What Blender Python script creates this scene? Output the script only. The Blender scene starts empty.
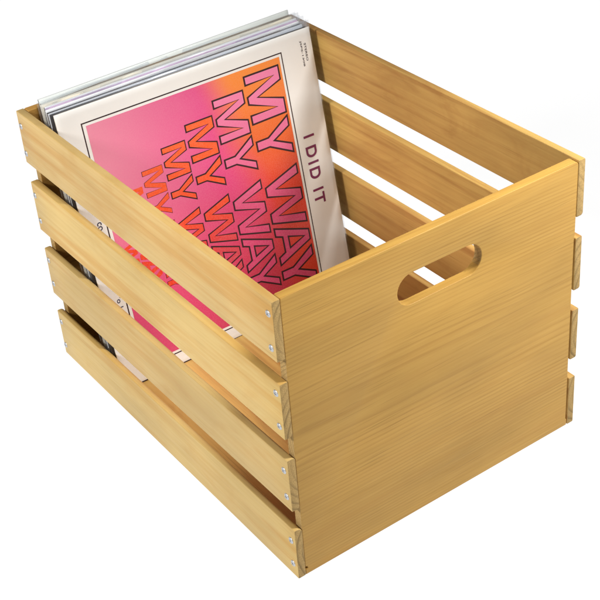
import bpy, bmesh, math, random
from mathutils import Matrix, Vector
random.seed(7)
sc = bpy.context.scene
COL = sc.collection
MM = 0.001

# ------------------------------------------------------------------ sizes (metres)
L, W, HS, GAP, TS, TE = 0.460, 0.3472, 0.0600, 0.02293, 0.0083, 0.0098
H = 4 * HS + 3 * GAP

# ------------------------------------------------------------------ node helpers
def new_mat(name):
    m = bpy.data.materials.new(name)
    m.use_nodes = True
    nt = m.node_tree
    return m, nt, nt.nodes['Principled BSDF']

class N:
    """small helper that writes node trees"""
    def __init__(self, nt): self.nt = nt
    def node(self, kind, **kw):
        n = self.nt.nodes.new(kind)
        for k, v in kw.items(): setattr(n, k, v)
        return n
    def link(self, a, b): self.nt.links.new(a, b)
    def put(self, sock, v):
        if isinstance(v, bpy.types.NodeSocket): self.link(v, sock)
        else: sock.default_value = v
    def math(self, op, a, b=0.0, c=0.0, clamp=False):
        n = self.node('ShaderNodeMath', operation=op, use_clamp=clamp)
        self.put(n.inputs[0], a); self.put(n.inputs[1], b); self.put(n.inputs[2], c)
        return n.outputs[0]
    def vmath(self, op, a, b):
        n = self.node('ShaderNodeVectorMath', operation=op)
        self.put(n.inputs[0], a); self.put(n.inputs[1], b)
        return n.outputs[0]
    def noise(self, vec, scale, detail=3, rough=.5, dist=0):
        n = self.node('ShaderNodeTexNoise')
        self.put(n.inputs['Vector'], vec)
        n.inputs['Scale'].default_value = scale; n.inputs['Detail'].default_value = detail
        n.inputs['Roughness'].default_value = rough; n.inputs['Distortion'].default_value = dist
        return n.outputs['Fac']
    def rng(self, v, a, b, c=0.0, d=1.0, smooth=False):
        n = self.node('ShaderNodeMapRange', clamp=True)
        if smooth: n.interpolation_type = 'SMOOTHSTEP'
        for i, x in enumerate((v, a, b, c, d)): self.put(n.inputs[i], x)
        return n.outputs[0]
    def mix(self, f, a, b, mode='MIX'):
        n = self.node('ShaderNodeMix', data_type='RGBA', blend_type=mode)
        self.put(n.inputs[0], f)
        for s, v in ((n.inputs[6], a), (n.inputs[7], b)):
            if isinstance(v, tuple) and len(v) == 3: v = (*v, 1)
            self.put(s, v)
        return n.outputs[2]

def wood(name, light, dark, heart, heart_amt=0.5, ring=0.0036, contrast=0.5, endgrain=(0.42, 0.275, 0.105), seed=0.0, wave=.030):
    """varnished softwood: growth rings round a pith line, long fibres, pores and end grain"""
    m, nt, bs = new_mat(name)
    g = N(nt)
    tc = g.node('ShaderNodeTexCoord').outputs['Object']
    rnd = g.math('FRACT', g.math('ADD', g.node('ShaderNodeObjectInfo').outputs['Random'], seed))
    r2 = g.math('FRACT', g.math('MULTIPLY', rnd, 7.31))
    r3 = g.math('FRACT', g.math('MULTIPLY', rnd, 23.7))
    off = g.node('ShaderNodeCombineXYZ')
    for i, (r, k) in enumerate(((rnd, 9.0), (r2, 5.0), (r3, 3.0))): g.link(g.math('MULTIPLY', r, k), off.inputs[i])
    p = g.vmath('ADD', tc, off.outputs[0])
    def stretch(sx, sy, sz): return g.vmath('MULTIPLY', p, (sx, sy, sz))
    # rings
    sep = g.node('ShaderNodeSeparateXYZ'); g.link(tc, sep.inputs[0])
    wob = g.math('MULTIPLY', g.math('SUBTRACT', g.noise(stretch(2.2, 9, 9), 1.0, 2), .5), wave)
    wob2 = g.math('MULTIPLY', g.math('SUBTRACT', g.noise(stretch(10, 60, 60), 1.0, 2), .5), .0022)
    yy = g.math('ADD', sep.outputs['Y'], g.math('MULTIPLY_ADD', r2, .05, .018))
    zz = g.math('ADD', g.math('ADD', sep.outputs['Z'], g.math('MULTIPLY_ADD', r3, .09, -.045)), wob)
    zz = g.math('ADD', zz, g.math('MULTIPLY', sep.outputs['X'], g.math('MULTIPLY_ADD', rnd, .10, -.05)))
    rad = g.math('SQRT', g.math('ADD', g.math('MULTIPLY', yy, yy), g.math('MULTIPLY', zz, zz)))
    rad = g.math('ADD', rad, wob2)
    saw = g.math('FRACT', g.math('DIVIDE', rad, ring))
    late = g.math('MULTIPLY', g.rng(saw, .45, .92, 0, 1, True), g.rng(saw, .93, 1.0, 1, 0, True))
    ringamt = g.rng(g.noise(g.vmath('MULTIPLY', p, (3, 25, 25)), 1.0, 2), .35, .65, .25, 1.0)
    late = g.math('MULTIPLY', late, ringamt)
    # fibres and pores
    fib = g.noise(stretch(9, 420, 420), 1.0, 4, .6)
    fib2 = g.noise(stretch(14, 800, 800), 1.0, 2, .6)
    pore = g.rng(fib2, .60, .74, 0, 1)
    band = g.noise(stretch(2.5, 45, 45), 1.0, 3, .55, .4)
    blot = g.noise(stretch(7, 14, 14), 1.0, 3, .5)
    c = g.mix(g.math('MULTIPLY', late, contrast), light, dark)
    c = g.mix(g.rng(fib, .38, .68, 0, .36 * (0.15 + contrast)), c, dark)
    c = g.mix(g.rng(band, .50, .72, 0, heart_amt, True), c, heart)
    c = g.mix(g.math('MULTIPLY', pore, .50 * (0.3 + contrast)), c, tuple(x * .55 for x in dark))
    tint = g.noise(stretch(11, 26, 26), 1.0, 4, .6, .8)
    c = g.mix(g.rng(tint, .48, .74, 0, heart_amt * .55, True), c, heart)
    val = g.math('ADD', g.rng(blot, .3, .7, .86, 1.08), g.math('MULTIPLY_ADD', r3, .14, -.07))
    hs = g.node('ShaderNodeHueSaturation'); g.link(c, hs.inputs['Color']); g.link(val, hs.inputs['Value'])
    g.link(g.math('MULTIPLY_ADD', r2, .008, .496), hs.inputs['Hue'])
    c = hs.outputs[0]
    # end grain: faces square to the fibres
    geo = g.node('ShaderNodeNewGeometry')
    vt = g.node('ShaderNodeVectorTransform', vector_type='NORMAL', convert_from='WORLD', convert_to='OBJECT')
    g.link(geo.outputs['True Normal'], vt.inputs[0])
    sn = g.node('ShaderNodeSeparateXYZ'); g.link(vt.outputs[0], sn.inputs[0])
    endm = g.rng(g.math('ABSOLUTE', sn.outputs[0]), .75, .95, 0, 1)
    spk = g.noise(g.vmath('MULTIPLY', p, (300, 900, 900)), 1.0, 3, .7)
    eg = g.mix(g.rng(spk, .35, .65, 0, 1), tuple(x * .78 for x in endgrain), tuple(x * 1.16 for x in endgrain))
    eg = g.mix(g.math('MULTIPLY', late, .75), eg, tuple(x * .42 for x in endgrain))
    c = g.mix(endm, c, eg)
    g.link(c, bs.inputs['Base Color'])
    rough = g.rng(fib, .3, .7, .40, .56)
    g.link(g.math('MAXIMUM', rough, g.math('MULTIPLY', endm, .85)), bs.inputs['Roughness'])
    bs.inputs['Specular IOR Level'].default_value = .22
    bmp = g.node('ShaderNodeBump'); bmp.inputs['Strength'].default_value = .16; bmp.inputs['Distance'].default_value = .0006
    hgt = g.math('ADD', g.math('MULTIPLY', fib, .6), g.math('ADD', g.math('MULTIPLY', fib2, .3), g.math('MULTIPLY', spk, endm)))
    g.link(hgt, bmp.inputs['Height']); g.link(bmp.outputs[0], bs.inputs['Normal'])
    return m

def plain(name, col, rough=.5, spec=.5, metal=0.0, vary=0.0, scale=60, bump=0.0, coat=0.0):
    m, nt, bs = new_mat(name)
    g = N(nt)
    bs.inputs['Roughness'].default_value = rough
    bs.inputs['Specular IOR Level'].default_value = spec
    bs.inputs['Metallic'].default_value = metal
    bs.inputs['Coat Weight'].default_value = coat
    bs.inputs['Base Color'].default_value = (*col, 1)
    if vary or bump:
        tc = g.node('ShaderNodeTexCoord').outputs['Object']
        n = g.noise(tc, scale, 4, .6)
        if vary:
            c = g.mix(g.rng(n, .3, .7), tuple(x * (1 - vary) for x in col), tuple(min(1, x * (1 + vary)) for x in col))
            g.link(c, bs.inputs['Base Color'])
        if bump:
            b = g.node('ShaderNodeBump'); b.inputs['Strength'].default_value = bump; b.inputs['Distance'].default_value = .0005
            g.link(n, b.inputs['Height']); g.link(b.outputs[0], bs.inputs['Normal'])
    return m

# ------------------------------------------------------------------ materials
M_SLAT = wood('slat_wood', (0.605, 0.418, 0.155), (0.45, 0.270, 0.080), (0.53, 0.305, 0.082), 1.0, .0062, .24)
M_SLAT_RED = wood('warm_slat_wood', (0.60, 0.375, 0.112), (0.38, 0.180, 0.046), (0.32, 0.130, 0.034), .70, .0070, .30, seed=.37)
M_PANEL = wood('panel_wood', (0.525, 0.292, 0.068), (0.315, 0.142, 0.028), (0.46, 0.230, 0.050), .45, .0033, .44, seed=.21, wave=.008)
M_STEEL = plain('zinc_steel', (0.55, 0.56, 0.58), .48, .5, 1.0)
M_DARK = plain('recess_dark', (0.16, 0.16, 0.17), .6, .5, .6)

# ------------------------------------------------------------------ object helpers
def obj(name, me, mats, parent=None):
    o = bpy.data.objects.new(name, me)
    COL.objects.link(o)
    for m in (mats if isinstance(mats, (list, tuple)) else [mats]):
        if m and m.name not in [x.name for x in me.materials if x]: me.materials.append(m)
    if parent: o.parent = parent
    return o

def from_bm(name, bm, smooth=True, angle=35):
    me = bpy.data.meshes.new(name)
    bm.normal_update(); bm.to_mesh(me); bm.free()
    if smooth:
        for p in me.polygons: p.use_smooth = True
        me.set_sharp_from_angle(angle=math.radians(angle))
    return me

def thing(name, label, cat, loc=(0, 0, 0), group=None):
    o = bpy.data.objects.new(name, None); COL.objects.link(o)
    o.empty_display_size = .05
    o.location = loc; o['label'] = label; o['category'] = cat
    if group: o['group'] = group
    return o

def rounded_section(wy, hz, radii, seg=5):
    """closed cross-section of a board in (y, z): corner radii in order (-y,-z), (+y,-z), (+y,+z), (-y,+z)"""
    pts = []
    for (sy, sz, a0), r in zip(((-1, -1, 180), (1, -1, 270), (1, 1, 0), (-1, 1, 90)), radii):
        cy, cz = sy * (wy / 2 - r), sz * (hz / 2 - r)
        for i in range(seg + 1):
            a = math.radians(a0 + 90 * i / seg)
            pts.append((cy + r * math.cos(a), cz + r * math.sin(a)))
    return pts

def board(length, wy, hz, radii=(.0012,) * 4, end=.0007, warp=0.0, twist=0.0):
    """a board along local X, centred in y and z, starting at x = 0"""
    bm = bmesh.new()
    sec = rounded_section(wy, hz, radii)
    xs = [(0, 1), (end * .3, .35), (end, 0)]
    n = 14
    xs += [(end + (length - 2 * end) * i / n, 0) for i in range(1, n)]
    xs += [(length - end, 0), (length - end * .3, .35), (length, 1)]
    rings = []
    for x, k in xs:
        t = x / length
        dz = warp * math.sin(math.pi * t); tw = twist * (t - .5)
        ring = []
        for y, z in sec:
            y2 = y - math.copysign(min(end * k, abs(y)), y); z2 = z - math.copysign(min(end * k, abs(z)), z)
            ring.append(bm.verts.new((x, y2 - z2 * tw, z2 + dz)))
        rings.append(ring)
    m = len(sec)
    for a, b in zip(rings, rings[1:]):
        for i in range(m): bm.faces.new((a[i], a[(i + 1) % m], b[(i + 1) % m], b[i]))
    bm.faces.new(rings[0][::-1]); bm.faces.new(rings[-1])
    bmesh.ops.recalc_face_normals(bm, faces=bm.faces)
    return from_bm('board', bm)

def flat_curve_mesh(loops, depth, bevel):
    """extruded outline with holes and a rounded rim, in local x/y with thickness along z"""
    cu = bpy.data.curves.new('outline', 'CURVE'); cu.dimensions = '2D'; cu.fill_mode = 'BOTH'
    for lp in loops:
        s = cu.splines.new('POLY'); s.points.add(len(lp) - 1); s.use_cyclic_u = True
        for p, q in zip(s.points, lp): p.co = (q[0], q[1], 0, 1)
    cu.extrude = depth / 2 - bevel; cu.bevel_depth = bevel; cu.bevel_resolution = 3; cu.offset = -bevel
    o = bpy.data.objects.new('outline', cu); COL.objects.link(o)
    bpy.context.view_layer.update()
    dg = bpy.context.evaluated_depsgraph_get()
    me = bpy.data.meshes.new_from_object(o.evaluated_get(dg))
    bpy.data.objects.remove(o)
    bm = bmesh.new(); bm.from_mesh(me)
    bmesh.ops.remove_doubles(bm, verts=bm.verts, dist=1e-6)
    bmesh.ops.rotate(bm, verts=bm.verts, cent=(0, 0, 0), matrix=Matrix.Rotation(math.pi / 2, 3, 'X'))   # x, z upright, thickness along y
    bmesh.ops.recalc_face_normals(bm, faces=bm.faces)
    return from_bm('panel', bm, True, 40)

# ------------------------------------------------------------------ setting
bm = bmesh.new()
for a in range(1):
    vs = [bm.verts.new(v) for v in ((-6, -6, 0), (6, -6, 0), (6, 6, 0), (-6, 6, 0))]
    bm.faces.new(vs)
M_GROUND_GLOW, nt, bs = new_mat('white_ground_added_glow')
bs.inputs['Base Color'].default_value = (.16, .16, .16, 1)
bs.inputs['Roughness'].default_value = .9
bs.inputs['Specular IOR Level'].default_value = 0.0
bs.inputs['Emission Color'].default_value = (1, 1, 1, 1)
bs.inputs['Emission Strength'].default_value = .955  # glow added to keep the ground white with no contact shadow
ground = obj('ground', from_bm('ground', bm, False), M_GROUND_GLOW)
ground['kind'] = 'structure'

# ------------------------------------------------------------------ the crate
Z0 = .0004
crate = thing('wooden_crate', 'varnished pine slatted crate with oval hand hole, holding the leaning records', 'crate', (W / 2, L / 2, Z0))
INV = Matrix.Translation(Vector((W / 2, L / 2, Z0))).inverted()
def place(o, loc, rz=0.0):
    o.matrix_parent_inverse = INV
    o.location = (loc[0], loc[1], loc[2] + Z0); o.rotation_euler = (0, 0, rz)

def arc(cx, cz, r, a0, a1, n=8):
    return [(cx + r * math.cos(math.radians(a0 + (a1 - a0) * i / n)), cz + r * math.sin(math.radians(a0 + (a1 - a0) * i / n))) for i in range(n + 1)]

def end_panel(y, gaps):
    xl, xr = TS + .0003, W - TS - .0003
    zb, zt = .0003, H - .0002
    out = [(xl, zb), (xr, zb)]
    if gaps:   # shallow hollows along the right edge, and the nick near the bottom left corner
        out += [(xr, .0075), (xr - .0012, .0085), (xr - .0012, .224), (xr - .0004, .232)]
    out += arc(xr - .0045, zt - .0045, .0045, 0, 90)
    out += arc(xl + .002, zt - .002, .002, 90, 180)
    if gaps: out += [(xl, .0100), (xl + .0022, .0092), (xl + .0024, .0075), (xl, .0066)]
    cx, cz, hw, r = .1745, .2582, .0478, .0160
    hole = arc(cx + hw - r, cz, r, 90, -90, 14) + arc(cx - hw + r, cz, r, 270, 90, 14)
    me = flat_curve_mesh([[(a, b) for a, b in out], hole], TE, .0007)
    # origin at the panel's middle so that the grain is centred on it
    me.transform(Matrix.Translation((-W / 2, 0, -H / 2)))
    o = obj('end_panel', me, M_PANEL, crate)
    place(o, (W / 2, y, H / 2))
    return o
front_panel = end_panel(TE / 2, True)
back_panel = end_panel(L - TE / 2, False)

def screw_mesh():
    bm = bmesh.new()
    prof = [(.0036, 0), (.0037, .0002), (.0035, .0007), (.0030, .0011), (.0021, .0014), (.0012, .0015)]
    n = 28; rings = []
    for r, h in prof: rings.append([bm.verts.new((r * math.cos(2 * math.pi * i / n), r * math.sin(2 * math.pi * i / n), h)) for i in range(n)])
    for a, b in zip(rings, rings[1:]):
        for i in range(n): bm.faces.new((a[i], a[(i + 1) % n], b[(i + 1) % n], b[i]))
    bm.faces.new(rings[-1])
    def bar(lx, ly, z0, z1):
        v = [bm.verts.new((sx * lx, sy * ly, z)) for z in (z0, z1) for sx, sy in ((-1, -1), (1, -1), (1, 1), (-1, 1))]
        fs = [bm.faces.new((v[4], v[5], v[6], v[7]))]
        for i in range(4): fs.append(bm.faces.new((v[i], v[(i + 1) % 4], v[4 + (i + 1) % 4], v[4 + i])))
        for f in fs: f.material_index = 1
    bar(.0018, .00034, .0008, .00152); bar(.00034, .0018, .0008, .00154)
    return from_bm('screw', bm, True, 50)
SCREW = screw_mesh(); SCREW.materials.append(M_STEEL); SCREW.materials.append(M_DARK)

r_ = .0013
# per slat: corner radii (local -y,-z / +y,-z / +y,+z / -y,+z; the outer face is +y on the left side, -y on the right)
left_radii = [(.0008, .0009, .0009, .0006), (.0040, .0008, .0009, .0009), (.0030, .0009, .0008, .0030), (.0010, .0009, .0009, .0050)]
right_radii = [(.0028, .0008, .0009, .0020), (.0024, .0010, .0012, .0012), (.0018, .0010, .0012, .0010), (.0012, .0010, .0012, .0012)]
for side in (0, 1):
    for k in range(4):
        zc = H - k * (HS + GAP) - HS / 2
        me = board(L + .0004, TS, HS - (.0006 if k else 0), (left_radii, right_radii)[side][k], .0006, random.uniform(-.0004, .0004), random.uniform(-.012, .012) if k else 0)
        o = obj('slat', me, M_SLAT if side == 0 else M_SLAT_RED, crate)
        gap = .0 if side == 0 or k == 0 else .0006
        place(o, (TS / 2 if side == 0 else W - TS / 2 + gap, -.0002, zc), math.pi / 2)
        if side == 0:
            for x in (.0070, L - .0050):
                for dz in (.0158, -.0165):
                    s = bpy.data.objects.new('screw', SCREW); COL.objects.link(s); s.parent = o
                    s.location = (x + random.uniform(-.0012, .0012), TS / 2 - .0003, dz + random.uniform(-.0020, .0020))
                    s.scale = (.94, .94, .90); s.rotation_euler = (-math.pi / 2 + random.uniform(-.07, .07), random.uniform(0, 1.6), 0)
# floor boards between the end panels
nb = 5; bw = (W - 2 * TS - .004 - (nb - 1) * .004) / nb
for i in range(nb):
    me = board(L - 2 * TE - .0008, .0075, bw, (.001,) * 4, .0006)
    me.transform(Matrix.Rotation(math.pi / 2, 4, 'X'))
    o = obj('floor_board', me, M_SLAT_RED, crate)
    place(o, (TS + .002 + bw / 2 + i * (bw + .004), TE + .0004, .0033 + .00375), math.pi / 2)

# ------------------------------------------------------------------ the records
def card_mesh(w, h, t, seg=3):
    """card sleeve: front face on y = 0, thicker in the middle than at its folded edges"""
    bm = bmesh.new()
    n = 12
    def prof(a): return min(1.0, .55 + .45 * (min(a, 1 - a) / .12)) if min(a, 1 - a) < .12 else 1.0
    grid = {}
    us = [0, .004, .02] + [.06 + .88 * i / n for i in range(n + 1)] + [.98, .996, 1]
    for side in (0, 1):
        for i, a in enumerate(us):
            for j, b in enumerate(us):
                k = min(prof(a), prof(b))
                rim = 0.35 if (i in (0, len(us) - 1) or j in (0, len(us) - 1)) else 1.0
                d = t * k * rim
                y = (0 if side == 0 else 0)
                y = t / 2 - d / 2 if side == 0 else t / 2 + d / 2
                if side == 0: y = (t / 2 - t / 2 * rim) * .6      # keep the printed face flat
                grid[side, i, j] = bm.verts.new((a * w, y, b * h))
    m = len(us)
    for i in range(m - 1):
        for j in range(m - 1):
            bm.faces.new((grid[0, i, j], grid[0, i + 1, j], grid[0, i + 1, j + 1], grid[0, i, j + 1]))
            bm.faces.new((grid[1, i, j], grid[1, i, j + 1], grid[1, i + 1, j + 1], grid[1, i + 1, j]))
    edge = [(i, 0) for i in range(m - 1)] + [(m - 1, j) for j in range(m - 1)] + [(i, m - 1) for i in range(m - 1, 0, -1)] + [(0, j) for j in range(m - 1, 0, -1)]
    for q in range(len(edge)):
        a, b = edge[q], edge[(q + 1) % len(edge)]
        f = bm.faces.new((grid[0, a[0], a[1]], grid[1, a[0], a[1]], grid[1, b[0], b[1]], grid[0, b[0], b[1]]))
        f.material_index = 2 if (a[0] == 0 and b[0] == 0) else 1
    bmesh.ops.recalc_face_normals(bm, faces=bm.faces)
    return from_bm('sleeve', bm, True, 50)

def film_mesh(w, h, t, flap, seed):
    """open-topped clear film bag round a sleeve, its mouth standing a little proud and rippled"""
    rr = random.Random(seed)
    bm = bmesh.new()
    ph = [rr.uniform(0, 6.28) for _ in range(6)]
    nx = 48; rows = [0, .3, .7, .93, .985, 1.0, 1.0 + flap * .5, 1.0 + flap]
    def rip(a, b, s):
        k = max(0, (b - .93)) * 14
        return k * (.0011 * math.sin(9 * a + ph[0 + s]) + .0007 * math.sin(23 * a + ph[2 + s]) + .0004 * math.sin(51 * a + ph[4 + s]))
    for s in (0, 1):
        prev = None
        for b in rows:
            row = []
            for i in range(nx + 1):
                a = i / nx
                y = (-.0007 if s == 0 else t + .0007) + rip(a, b, s) * (-1 if s else 1)
                zz = b * h + (flap * h * .35 * math.sin(5 * a + ph[1]) * max(0, b - 1) / max(flap, 1e-4) if b > 1 else 0)
                row.append(bm.verts.new((-.002 + a * (w + .0105), y, zz)))
            if prev:
                for i in range(nx):
                    bm.faces.new((prev[i], prev[i + 1], row[i + 1], row[i]))
            prev = row
        if s == 0: last0 = True
    return from_bm('film', bm, True, 180)

M_CREAM = plain('cream_card', (0.84, 0.82, 0.775), .42, .45, vary=.025, scale=22, coat=.12)
M_EDGE = plain('card_edge', (0.72, 0.66, 0.57), .7, .3, vary=.10, scale=260)
M_INK = plain('black_ink', (0.030, 0.010, 0.012), .5)
M_PLUM = plain('plum_ink', (0.19, 0.022, 0.085), .45)
M_NAVY = plain('navy_ink', (0.025, 0.028, 0.075), .45)

M_FILM, nt, bs = new_mat('clear_film')
g = N(nt)
tr = g.node('ShaderNodeBsdfTransparent'); tr.inputs[0].default_value = (.96, .97, .985, 1)
gl = g.node('ShaderNodeBsdfGlossy'); gl.inputs['Roughness'].default_value = .13; gl.inputs[0].default_value = (.95, .97, 1, 1)
df = g.node('ShaderNodeBsdfTranslucent'); df.inputs[0].default_value = (.92, .95, 1, 1)
lw = g.node('ShaderNodeLayerWeight'); lw.inputs[0].default_value = .45
tcn = g.node('ShaderNodeTexCoord').outputs['Object']
wr = g.noise(g.vmath('MULTIPLY', tcn, (14, 14, 60)), 1.0, 3, .6)
f = g.math('MULTIPLY_ADD', lw.outputs['Facing'], .30, .07)
m1 = g.node('ShaderNodeMixShader'); g.link(g.math('MULTIPLY', f, g.rng(wr, .3, .7, .7, 1.3)), m1.inputs[0]); g.link(tr.outputs[0], m1.inputs[1]); g.link(gl.outputs[0], m1.inputs[2])
m2 = g.node('ShaderNodeMixShader'); m2.inputs[0].default_value = .20; g.link(m1.outputs[0], m2.inputs[1]); g.link(df.outputs[0], m2.inputs[2])
out = [n for n in nt.nodes if n.type == 'OUTPUT_MATERIAL'][0]; g.link(m2.outputs[0], out.inputs[0])

def print_mat(name, kind):
    """printed inks of the cover, print gradient and crate shade both in the field: object x/z are millimetres / 1000 on the sleeve"""
    m, nt, bs = new_mat(name)
    g = N(nt)
    tc = g.node('ShaderNodeTexCoord').outputs['Object']
    sp = g.node('ShaderNodeSeparateXYZ'); g.link(tc, sp.inputs[0])
    u, v = sp.outputs['X'], sp.outputs['Z']
    nz = g.noise(tc, 12, 2)
    un = g.math('ADD', u, g.math('MULTIPLY', g.math('SUBTRACT', nz, .5), .02))
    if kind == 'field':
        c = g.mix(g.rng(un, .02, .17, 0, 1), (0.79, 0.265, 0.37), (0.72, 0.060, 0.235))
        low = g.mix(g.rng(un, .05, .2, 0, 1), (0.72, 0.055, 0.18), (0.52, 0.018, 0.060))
        c = g.mix(g.rng(v, .25, .07, 0, 1, True), c, low)  # lower crimson: print gradient with the crate's shade mixed into the colour
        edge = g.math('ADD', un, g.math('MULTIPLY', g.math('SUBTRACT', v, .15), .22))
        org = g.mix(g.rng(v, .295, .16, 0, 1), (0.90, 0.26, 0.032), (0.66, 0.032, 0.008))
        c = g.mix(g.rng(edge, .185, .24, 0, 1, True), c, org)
    elif kind == 'pink':
        c = g.mix(g.rng(v, .29, .12, 0, 1), (0.84, 0.22, 0.40), (0.60, 0.045, 0.145))
    else:
        c = g.mix(g.rng(v, .25, .13, 0, 1), (0.90, 0.115, 0.018), (0.76, 0.040, 0.010))
        deep = g.mix(.55, (0.62, 0.03, 0.03), (0.5, 0.04, 0.09))
        c = g.mix(g.math('MULTIPLY', g.rng(v, .17, .09, 0, 1, True), g.rng(u, .1, .15)), c, deep)
    speck = g.noise(tc, 900, 2)
    c = g.mix(g.rng(speck, .35, .7, 0, .10), c, (0.85, 0.55, 0.5))
    g.link(c, bs.inputs['Base Color'])
    bs.inputs['Roughness'].default_value = .42; bs.inputs['Specular IOR Level'].default_value = .45
    bs.inputs['Coat Weight'].default_value = .1
    return m
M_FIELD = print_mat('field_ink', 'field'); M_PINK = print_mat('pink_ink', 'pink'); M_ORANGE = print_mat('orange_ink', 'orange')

def offset_poly(pts, d):
    """grow (+) or shrink (-) a closed polygon with mitred corners"""
    area = sum(a[0] * b[1] - b[0] * a[1] for a, b in zip(pts, pts[1:] + pts[:1]))
    if area < 0: pts = pts[::-1]
    out = []
    n = len(pts)
    for i in range(n):
        p0, p1, p2 = Vector(pts[i - 1]), Vector(pts[i]), Vector(pts[(i + 1) % n])
        e1 = (p1 - p0).normalized(); e2 = (p2 - p1).normalized()
        n1 = Vector((e1.y, -e1.x)); n2 = Vector((e2.y, -e2.x))
        b = n1 + n2
        k = d / max(.35, (1 + n1.dot(n2)) / 1.0) 
        out.append(tuple(p1 + b * k))
    return out

def fill_mesh(shapes, y):
    """flat printed shapes; each shape = list of loops (outline, holes...) in metres (x, z)"""
    bm = bmesh.new()
    for loops in shapes:
        edges = []
        for lp in loops:
            vs = [bm.verts.new((a, y, b)) for a, b in lp]
            edges += [bm.edges.new((vs[i], vs[(i + 1) % len(vs)])) for i in range(len(vs))]
        bmesh.ops.triangle_fill(bm, use_beauty=True, use_dissolve=False, edges=edges, normal=(0, -1, 0))
    for f in bm.faces:
        f.normal_update()
        if f.normal.y > 0: f.normal_flip()
    return from_bm('print', bm, False)

# letter outlines in millimetres of the biggest line: (along the line, up from the baseline)
GL_M = [[(0, 0), (0, 45), (15.8, 45), (26.5, 12.5), (37, 45), (53.5, 45), (54, 0), (44, 0), (44.3, 35.5), (31.2, 0), (23, 0), (9, 37.5), (9.5, 0)]]
GL_Y = [[(57.5, 45), (69.3, 45), (79.8, 23), (90.3, 45), (100.3, 45), (85, 16), (85, 0), (74.4, 0), (74.4, 16)]]
GL_W = [[(114.8, 45), (125.9, 45), (134.3, 13), (143.8, 45.3), (156.7, 45.3), (165.9, 10.5), (174.1, 45.3), (185, 45.3), (172, 0), (160.4, 0), (150.3, 35.5), (139.7, 0), (128.9, 0)]]
GL_A = [[(178.7, 0.5), (195, 45.3), (207.4, 45.3), (224.2, 0.5), (214.6, 0.5), (210.9, 9.5), (191.9, 9.5), (188.5, 0.5)], [(193.9, 17), (201, 38), (208, 17)]]
GL_Y2 = [[(a + 157.6, b) for a, b in GL_Y[0]]]
WORDS = [GL_M, GL_Y, GL_W, GL_A, GL_Y2]
#        base u, cap height, start v, scale along, outline mm, ink
LINES = [(221.0, 45.3, 286.2, 1.0, 1.0, 'pink'), (177.6, 39.0, 273.1, .903, .94, 'pink'), (139.4, 34.1, 258.4, .787, .80, 'orange'),
         (106.3, 29.1, 243.5, .668, .64, 'orange'), (78.2, 24.9, 227.4, .550, .24, 'orange'), (54.6, 20.4, 212.3, .445, .0, 'orange'), (37.0, 15.2, 199.0, .35, .0, 'orange')]

def sleeve_matrix(P0, th, yaw, roll):
    ex = Vector((math.cos(yaw), math.sin(yaw), 0)); n = Vector((-math.sin(yaw), math.cos(yaw), 0))
    up = math.cos(th) * Vector((0, 0, 1)) + math.sin(th) * n
    ex2 = math.cos(roll) * ex + math.sin(roll) * up; up2 = -math.sin(roll) * ex + math.cos(roll) * up
    y = up2.cross(ex2)
    return Matrix(((ex2.x, y.x, up2.x, P0[0]), (ex2.y, y.y, up2.y, P0[1]), (ex2.z, y.z, up2.z, P0[2]), (0, 0, 0, 1)))

GRP = 'records leaning in the crate'
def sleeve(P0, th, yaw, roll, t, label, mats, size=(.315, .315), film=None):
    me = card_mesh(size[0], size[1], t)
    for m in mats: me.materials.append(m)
    o = bpy.data.objects.new('record_sleeve', me); COL.objects.link(o)
    o.matrix_world = sleeve_matrix(P0, th, yaw, roll)
    o['label'] = label; o['category'] = 'record'; o['group'] = GRP
    if film:
        obj('clear_film', film_mesh(size[0], size[1], t, *film), M_FILM, o)
    return o

P_FRONT = (.011574, .338443, .011574)
cover = sleeve(P_FRONT, .1919, .0112, -.0110, .0036, 'front record, cream cover with pink and orange panel of stepped MY WAY lettering', (M_CREAM, M_EDGE, M_EDGE))
def mm(pts): return [(a * MM, b * MM) for a, b in pts]
def rect(a, b, c, d): return [(a, b), (c, b), (c, d), (a, d)]
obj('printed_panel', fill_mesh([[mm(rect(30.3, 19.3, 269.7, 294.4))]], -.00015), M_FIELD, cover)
obj('border_and_bottom_strip', fill_mesh([[mm(rect(25.4, 15.2, 273.8, 298.4)), mm(rect(26.7, 16.5, 272.6, 297.1))], [mm(rect(2, .5, 313, 1.9))]], -.00015), M_INK, cover)  # frame line, plus a dark strip along the sleeve's bottom edge
for base, cap, v0, sx, ow, ink in LINES:
    tr_ = lambda p: (base + p[1] * cap / 45.3, v0 - p[0] * sx)
    fills, outs = [], []
    for glyph in WORDS:
        lo, li = [], []
        for q, lp in enumerate(glyph):
            pts = [tr_(p) for p in lp]
            s = 1 if q == 0 else -1
            lo.append(mm(offset_poly(pts, ow * s))); li.append(mm(offset_poly(pts, -ow * s if ow else .3 * s)))
        outs.append(lo); fills.append(li)
    t = obj('title_lettering', fill_mesh(fills, -.00045), M_PINK if ink == 'pink' else M_ORANGE, cover)
    if ow: obj('letter_outline', fill_mesh(outs, -.0003), M_INK, t)

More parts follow.
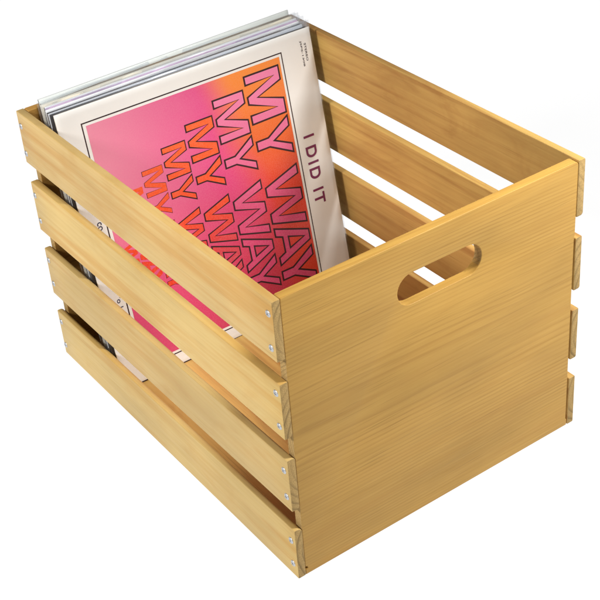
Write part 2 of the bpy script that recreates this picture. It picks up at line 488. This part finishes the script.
# I DID IT, set down the right margin
def bar_(x0, x1): return [[(x0, 0), (x1, 0), (x1, 14.4), (x0, 14.4)]]
def dee(x0):
    o_ = [(x0, 0), (x0 + 7.2, 0)] + [(x0 + 7.2 + 6.2 * math.sin(math.radians(a)), 7.2 - 7.2 * math.cos(math.radians(a))) for a in range(12, 180, 12)] + [(x0 + 7.2, 14.4), (x0, 14.4)]
    i_ = [(x0 + 2.9, 2.8), (x0 + 6.9, 2.8)] + [(x0 + 6.9 + 3.6 * math.sin(math.radians(a)), 7.2 - 4.4 * math.cos(math.radians(a))) for a in range(15, 180, 15)] + [(x0 + 6.9, 11.6), (x0 + 2.9, 11.6)]
    return [o_, i_]
tee = [[(5.0, 0), (7.9, 0), (7.9, 11.7), (12.9, 11.7), (12.9, 14.4), (0, 14.4), (0, 11.7), (5.0, 11.7)]]
glyphs = [bar_(0, 2.8), dee(13.2), bar_(31.4, 34.2), dee(39.2), bar_(64.3, 67.1), [[(a + 70.3, b) for a, b in tee[0]]]]
shp = [[mm([(282.0 + b, 197.6 - a) for a, b in lp]) for lp in gl_] for gl_ in glyphs]
obj('subtitle_lettering', fill_mesh(shp, -.0002), M_PLUM, cover)

def small_text(body, name, u, v0, cap, length, mat, parent, y=-.0002, down=True, bold=.0):
    cu = bpy.data.curves.new('txt', 'FONT'); cu.body = body; cu.size = 1; cu.offset = bold; cu.fill_mode = 'FRONT'; cu.resolution_u = 4
    to = bpy.data.objects.new('txt', cu); COL.objects.link(to)
    bpy.context.view_layer.update()
    dg = bpy.context.evaluated_depsgraph_get()
    me = bpy.data.meshes.new_from_object(to.evaluated_get(dg)); bpy.data.objects.remove(to)
    xs = [v.co.x for v in me.vertices]; ys = [v.co.y for v in me.vertices]
    x0, wx, y0, hy = min(xs), max(xs) - min(xs), min(ys), max(ys) - min(ys)
    for v in me.vertices:
        a = (v.co.x - x0) / wx * length; b = (v.co.y - y0) / hy * cap
        v.co = ((u + b) * MM, y, (v0 - a) * MM)
    bm = bmesh.new(); bm.from_mesh(me)
    for f in bm.faces:
        f.normal_update()
        if f.normal.y > 0: f.normal_flip()
    bm.to_mesh(me); bm.free()
    return obj(name, me, mat, parent)
small_text('STEREO', 'catalogue_lettering', 304.2, 299.3, 2.5, 20.2, M_INK, cover, bold=.012)
small_text('JSPS-1308', 'catalogue_lettering', 298.9, 303.2, 2.5, 29.0, M_INK, cover, bold=.012)
small_text('co', 'margin_lettering', 15.6, 193.0, 5.2, 9.5, M_NAVY, cover, bold=.01)
small_text("'o 1", 'margin_lettering', 15.8, 105.5, 6.0, 12.0, M_NAVY, cover, bold=.01)

# the records behind it, front to back
def card(name, col, rough=.4, vary=.04, coat=.1): return plain(name, col, rough, .45, vary=vary, scale=30, coat=coat)
K_CHAR = card('charcoal_card', (0.035, 0.033, 0.036), .35)
K_BLACK_SHADE = card('black_card_and_spine_shade', (0.012, 0.012, 0.014), .35)
K_WHITE = card('white_card', (0.86, 0.86, 0.86), .4)
K_PALE = card('pale_grey_card', (0.74, 0.77, 0.81), .4)
K_PURP = card('lilac_card', (0.60, 0.46, 0.62), .4, .25)
K_IVORY = card('ivory_card', (0.80, 0.73, 0.58), .45)
K_BROWN = card('brown_card', (0.24, 0.16, 0.08), .5, .3)
K_MINT = card('pale_green_card', (0.74, 0.77, 0.73), .4)

# (label, face, edge, thickness, x shift, height shift, roll shift, film(flap, seed))
STACK = [
    ('charcoal record directly behind the front cream cover, showing at its left edge', K_CHAR, K_CHAR, .0034, -.0034, .0004, -.0075, None),
    ('pale grey record in clear film, second behind the front cover', K_PALE, K_PALE, .0038, -.0015, -.0003, .0035, (.010, 5)),
    ('thin black record between the pale grey one and the white one', K_BLACK_SHADE, K_BLACK_SHADE, .0020, -.0005, -.0012, .002, None),
    ('white record just behind the thin black one, in front of the lilac edged one', K_WHITE, K_WHITE, .0046, .0000, .0004, .000, None),
    ('lilac edged record between two white ones', K_PURP, K_PURP, .0010, .0010, .0004, -.003, None),
    ('white record in clear film, behind the lilac edged one', K_WHITE, K_WHITE, .0048, .0020, .0008, -.001, (.004, 17)),
    ('ivory record with the yellowish top edge, third from the back', K_IVORY, K_IVORY, .0050, .0015, .0012, .000, (.010, 23)),
    ('brown edged record squeezed between the ivory and the pale green ones', K_BROWN, K_BROWN, .0005, .0035, .0004, .000, None),
    ('pale green record standing last against the back panel', K_MINT, K_MINT, .0044, .0040, .0044, .004, None),
]
y0, th, yaw = .338443, .1919, .0112
ycur = .0036 + .0004
n_ = len(STACK)
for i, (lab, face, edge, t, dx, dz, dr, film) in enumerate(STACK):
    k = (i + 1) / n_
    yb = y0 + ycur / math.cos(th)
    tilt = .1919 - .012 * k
    sleeve((.011574 + dx, yb, .011574 + dz), tilt, .0112 + .018 * k, -.0110 + dr * .6 + .004 * k, t, lab, (face, edge, edge if i in (3, 6) else K_BLACK_SHADE), film=film)  # black left spines paint in the shade between stack and slats
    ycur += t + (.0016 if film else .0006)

# ------------------------------------------------------------------ light
w = bpy.data.worlds.new('World'); sc.world = w; w.use_nodes = True
bg = w.node_tree.nodes['Background']; bg.inputs[0].default_value = (1, 1, 1, 1); bg.inputs[1].default_value = .15

def softbox(name, loc, target, size, power, col=(1, 1, 1)):
    d = bpy.data.lights.new(name, 'AREA'); d.shape = 'SQUARE'; d.size = size; d.energy = power; d.color = col
    o = bpy.data.objects.new(name, d); COL.objects.link(o)
    o.location = loc
    o.rotation_euler = (Vector(target) - Vector(loc)).to_track_quat('-Z', 'Y').to_euler()
    return o
softbox('key_softbox', (-2.0, .14, 1.60), (.08, .21, .13), .48, 48, (1, .985, .96))
def add_spot(loc, target, power, angle, blend, soft):
    d = bpy.data.lights.new('added_spot', 'SPOT'); d.energy = power; d.spot_size = math.radians(angle); d.spot_blend = blend; d.shadow_soft_size = soft
    o = bpy.data.objects.new('added_spot', d); COL.objects.link(o); o.location = loc
    o.rotation_euler = (Vector(target) - Vector(loc)).to_track_quat('-Z', 'Y').to_euler()
add_spot((.62, -.30, .84), (.26, -.02, .22), 46, 66, 1.0, .10)      # added spot brightening the hand-hole panel, from the right
add_spot((-.28, -.92, 1.55), (.06, .40, .32), 61, 25, 1.0, .09)      # added spot brightening the records, from the front left

# ------------------------------------------------------------------ camera
cam = bpy.data.cameras.new('camera'); co = bpy.data.objects.new('camera', cam); COL.objects.link(co)
cam.sensor_width = 36; cam.lens = 1384.4835 / 600 * 36
cam.clip_start = .05; cam.clip_end = 100
co.location = (-.47136, -.77253, .92881); co.rotation_euler = (.96883, .07141, -.62239)
sc.camera = co
sc.view_settings.view_transform = 'Standard'; sc.view_settings.look = 'None'; sc.view_settings.exposure = 0; sc.view_settings.gamma = 1
sc.cycles.use_denoising = True
sc.cycles.max_bounces = 12; sc.cycles.transparent_max_bounces = 24
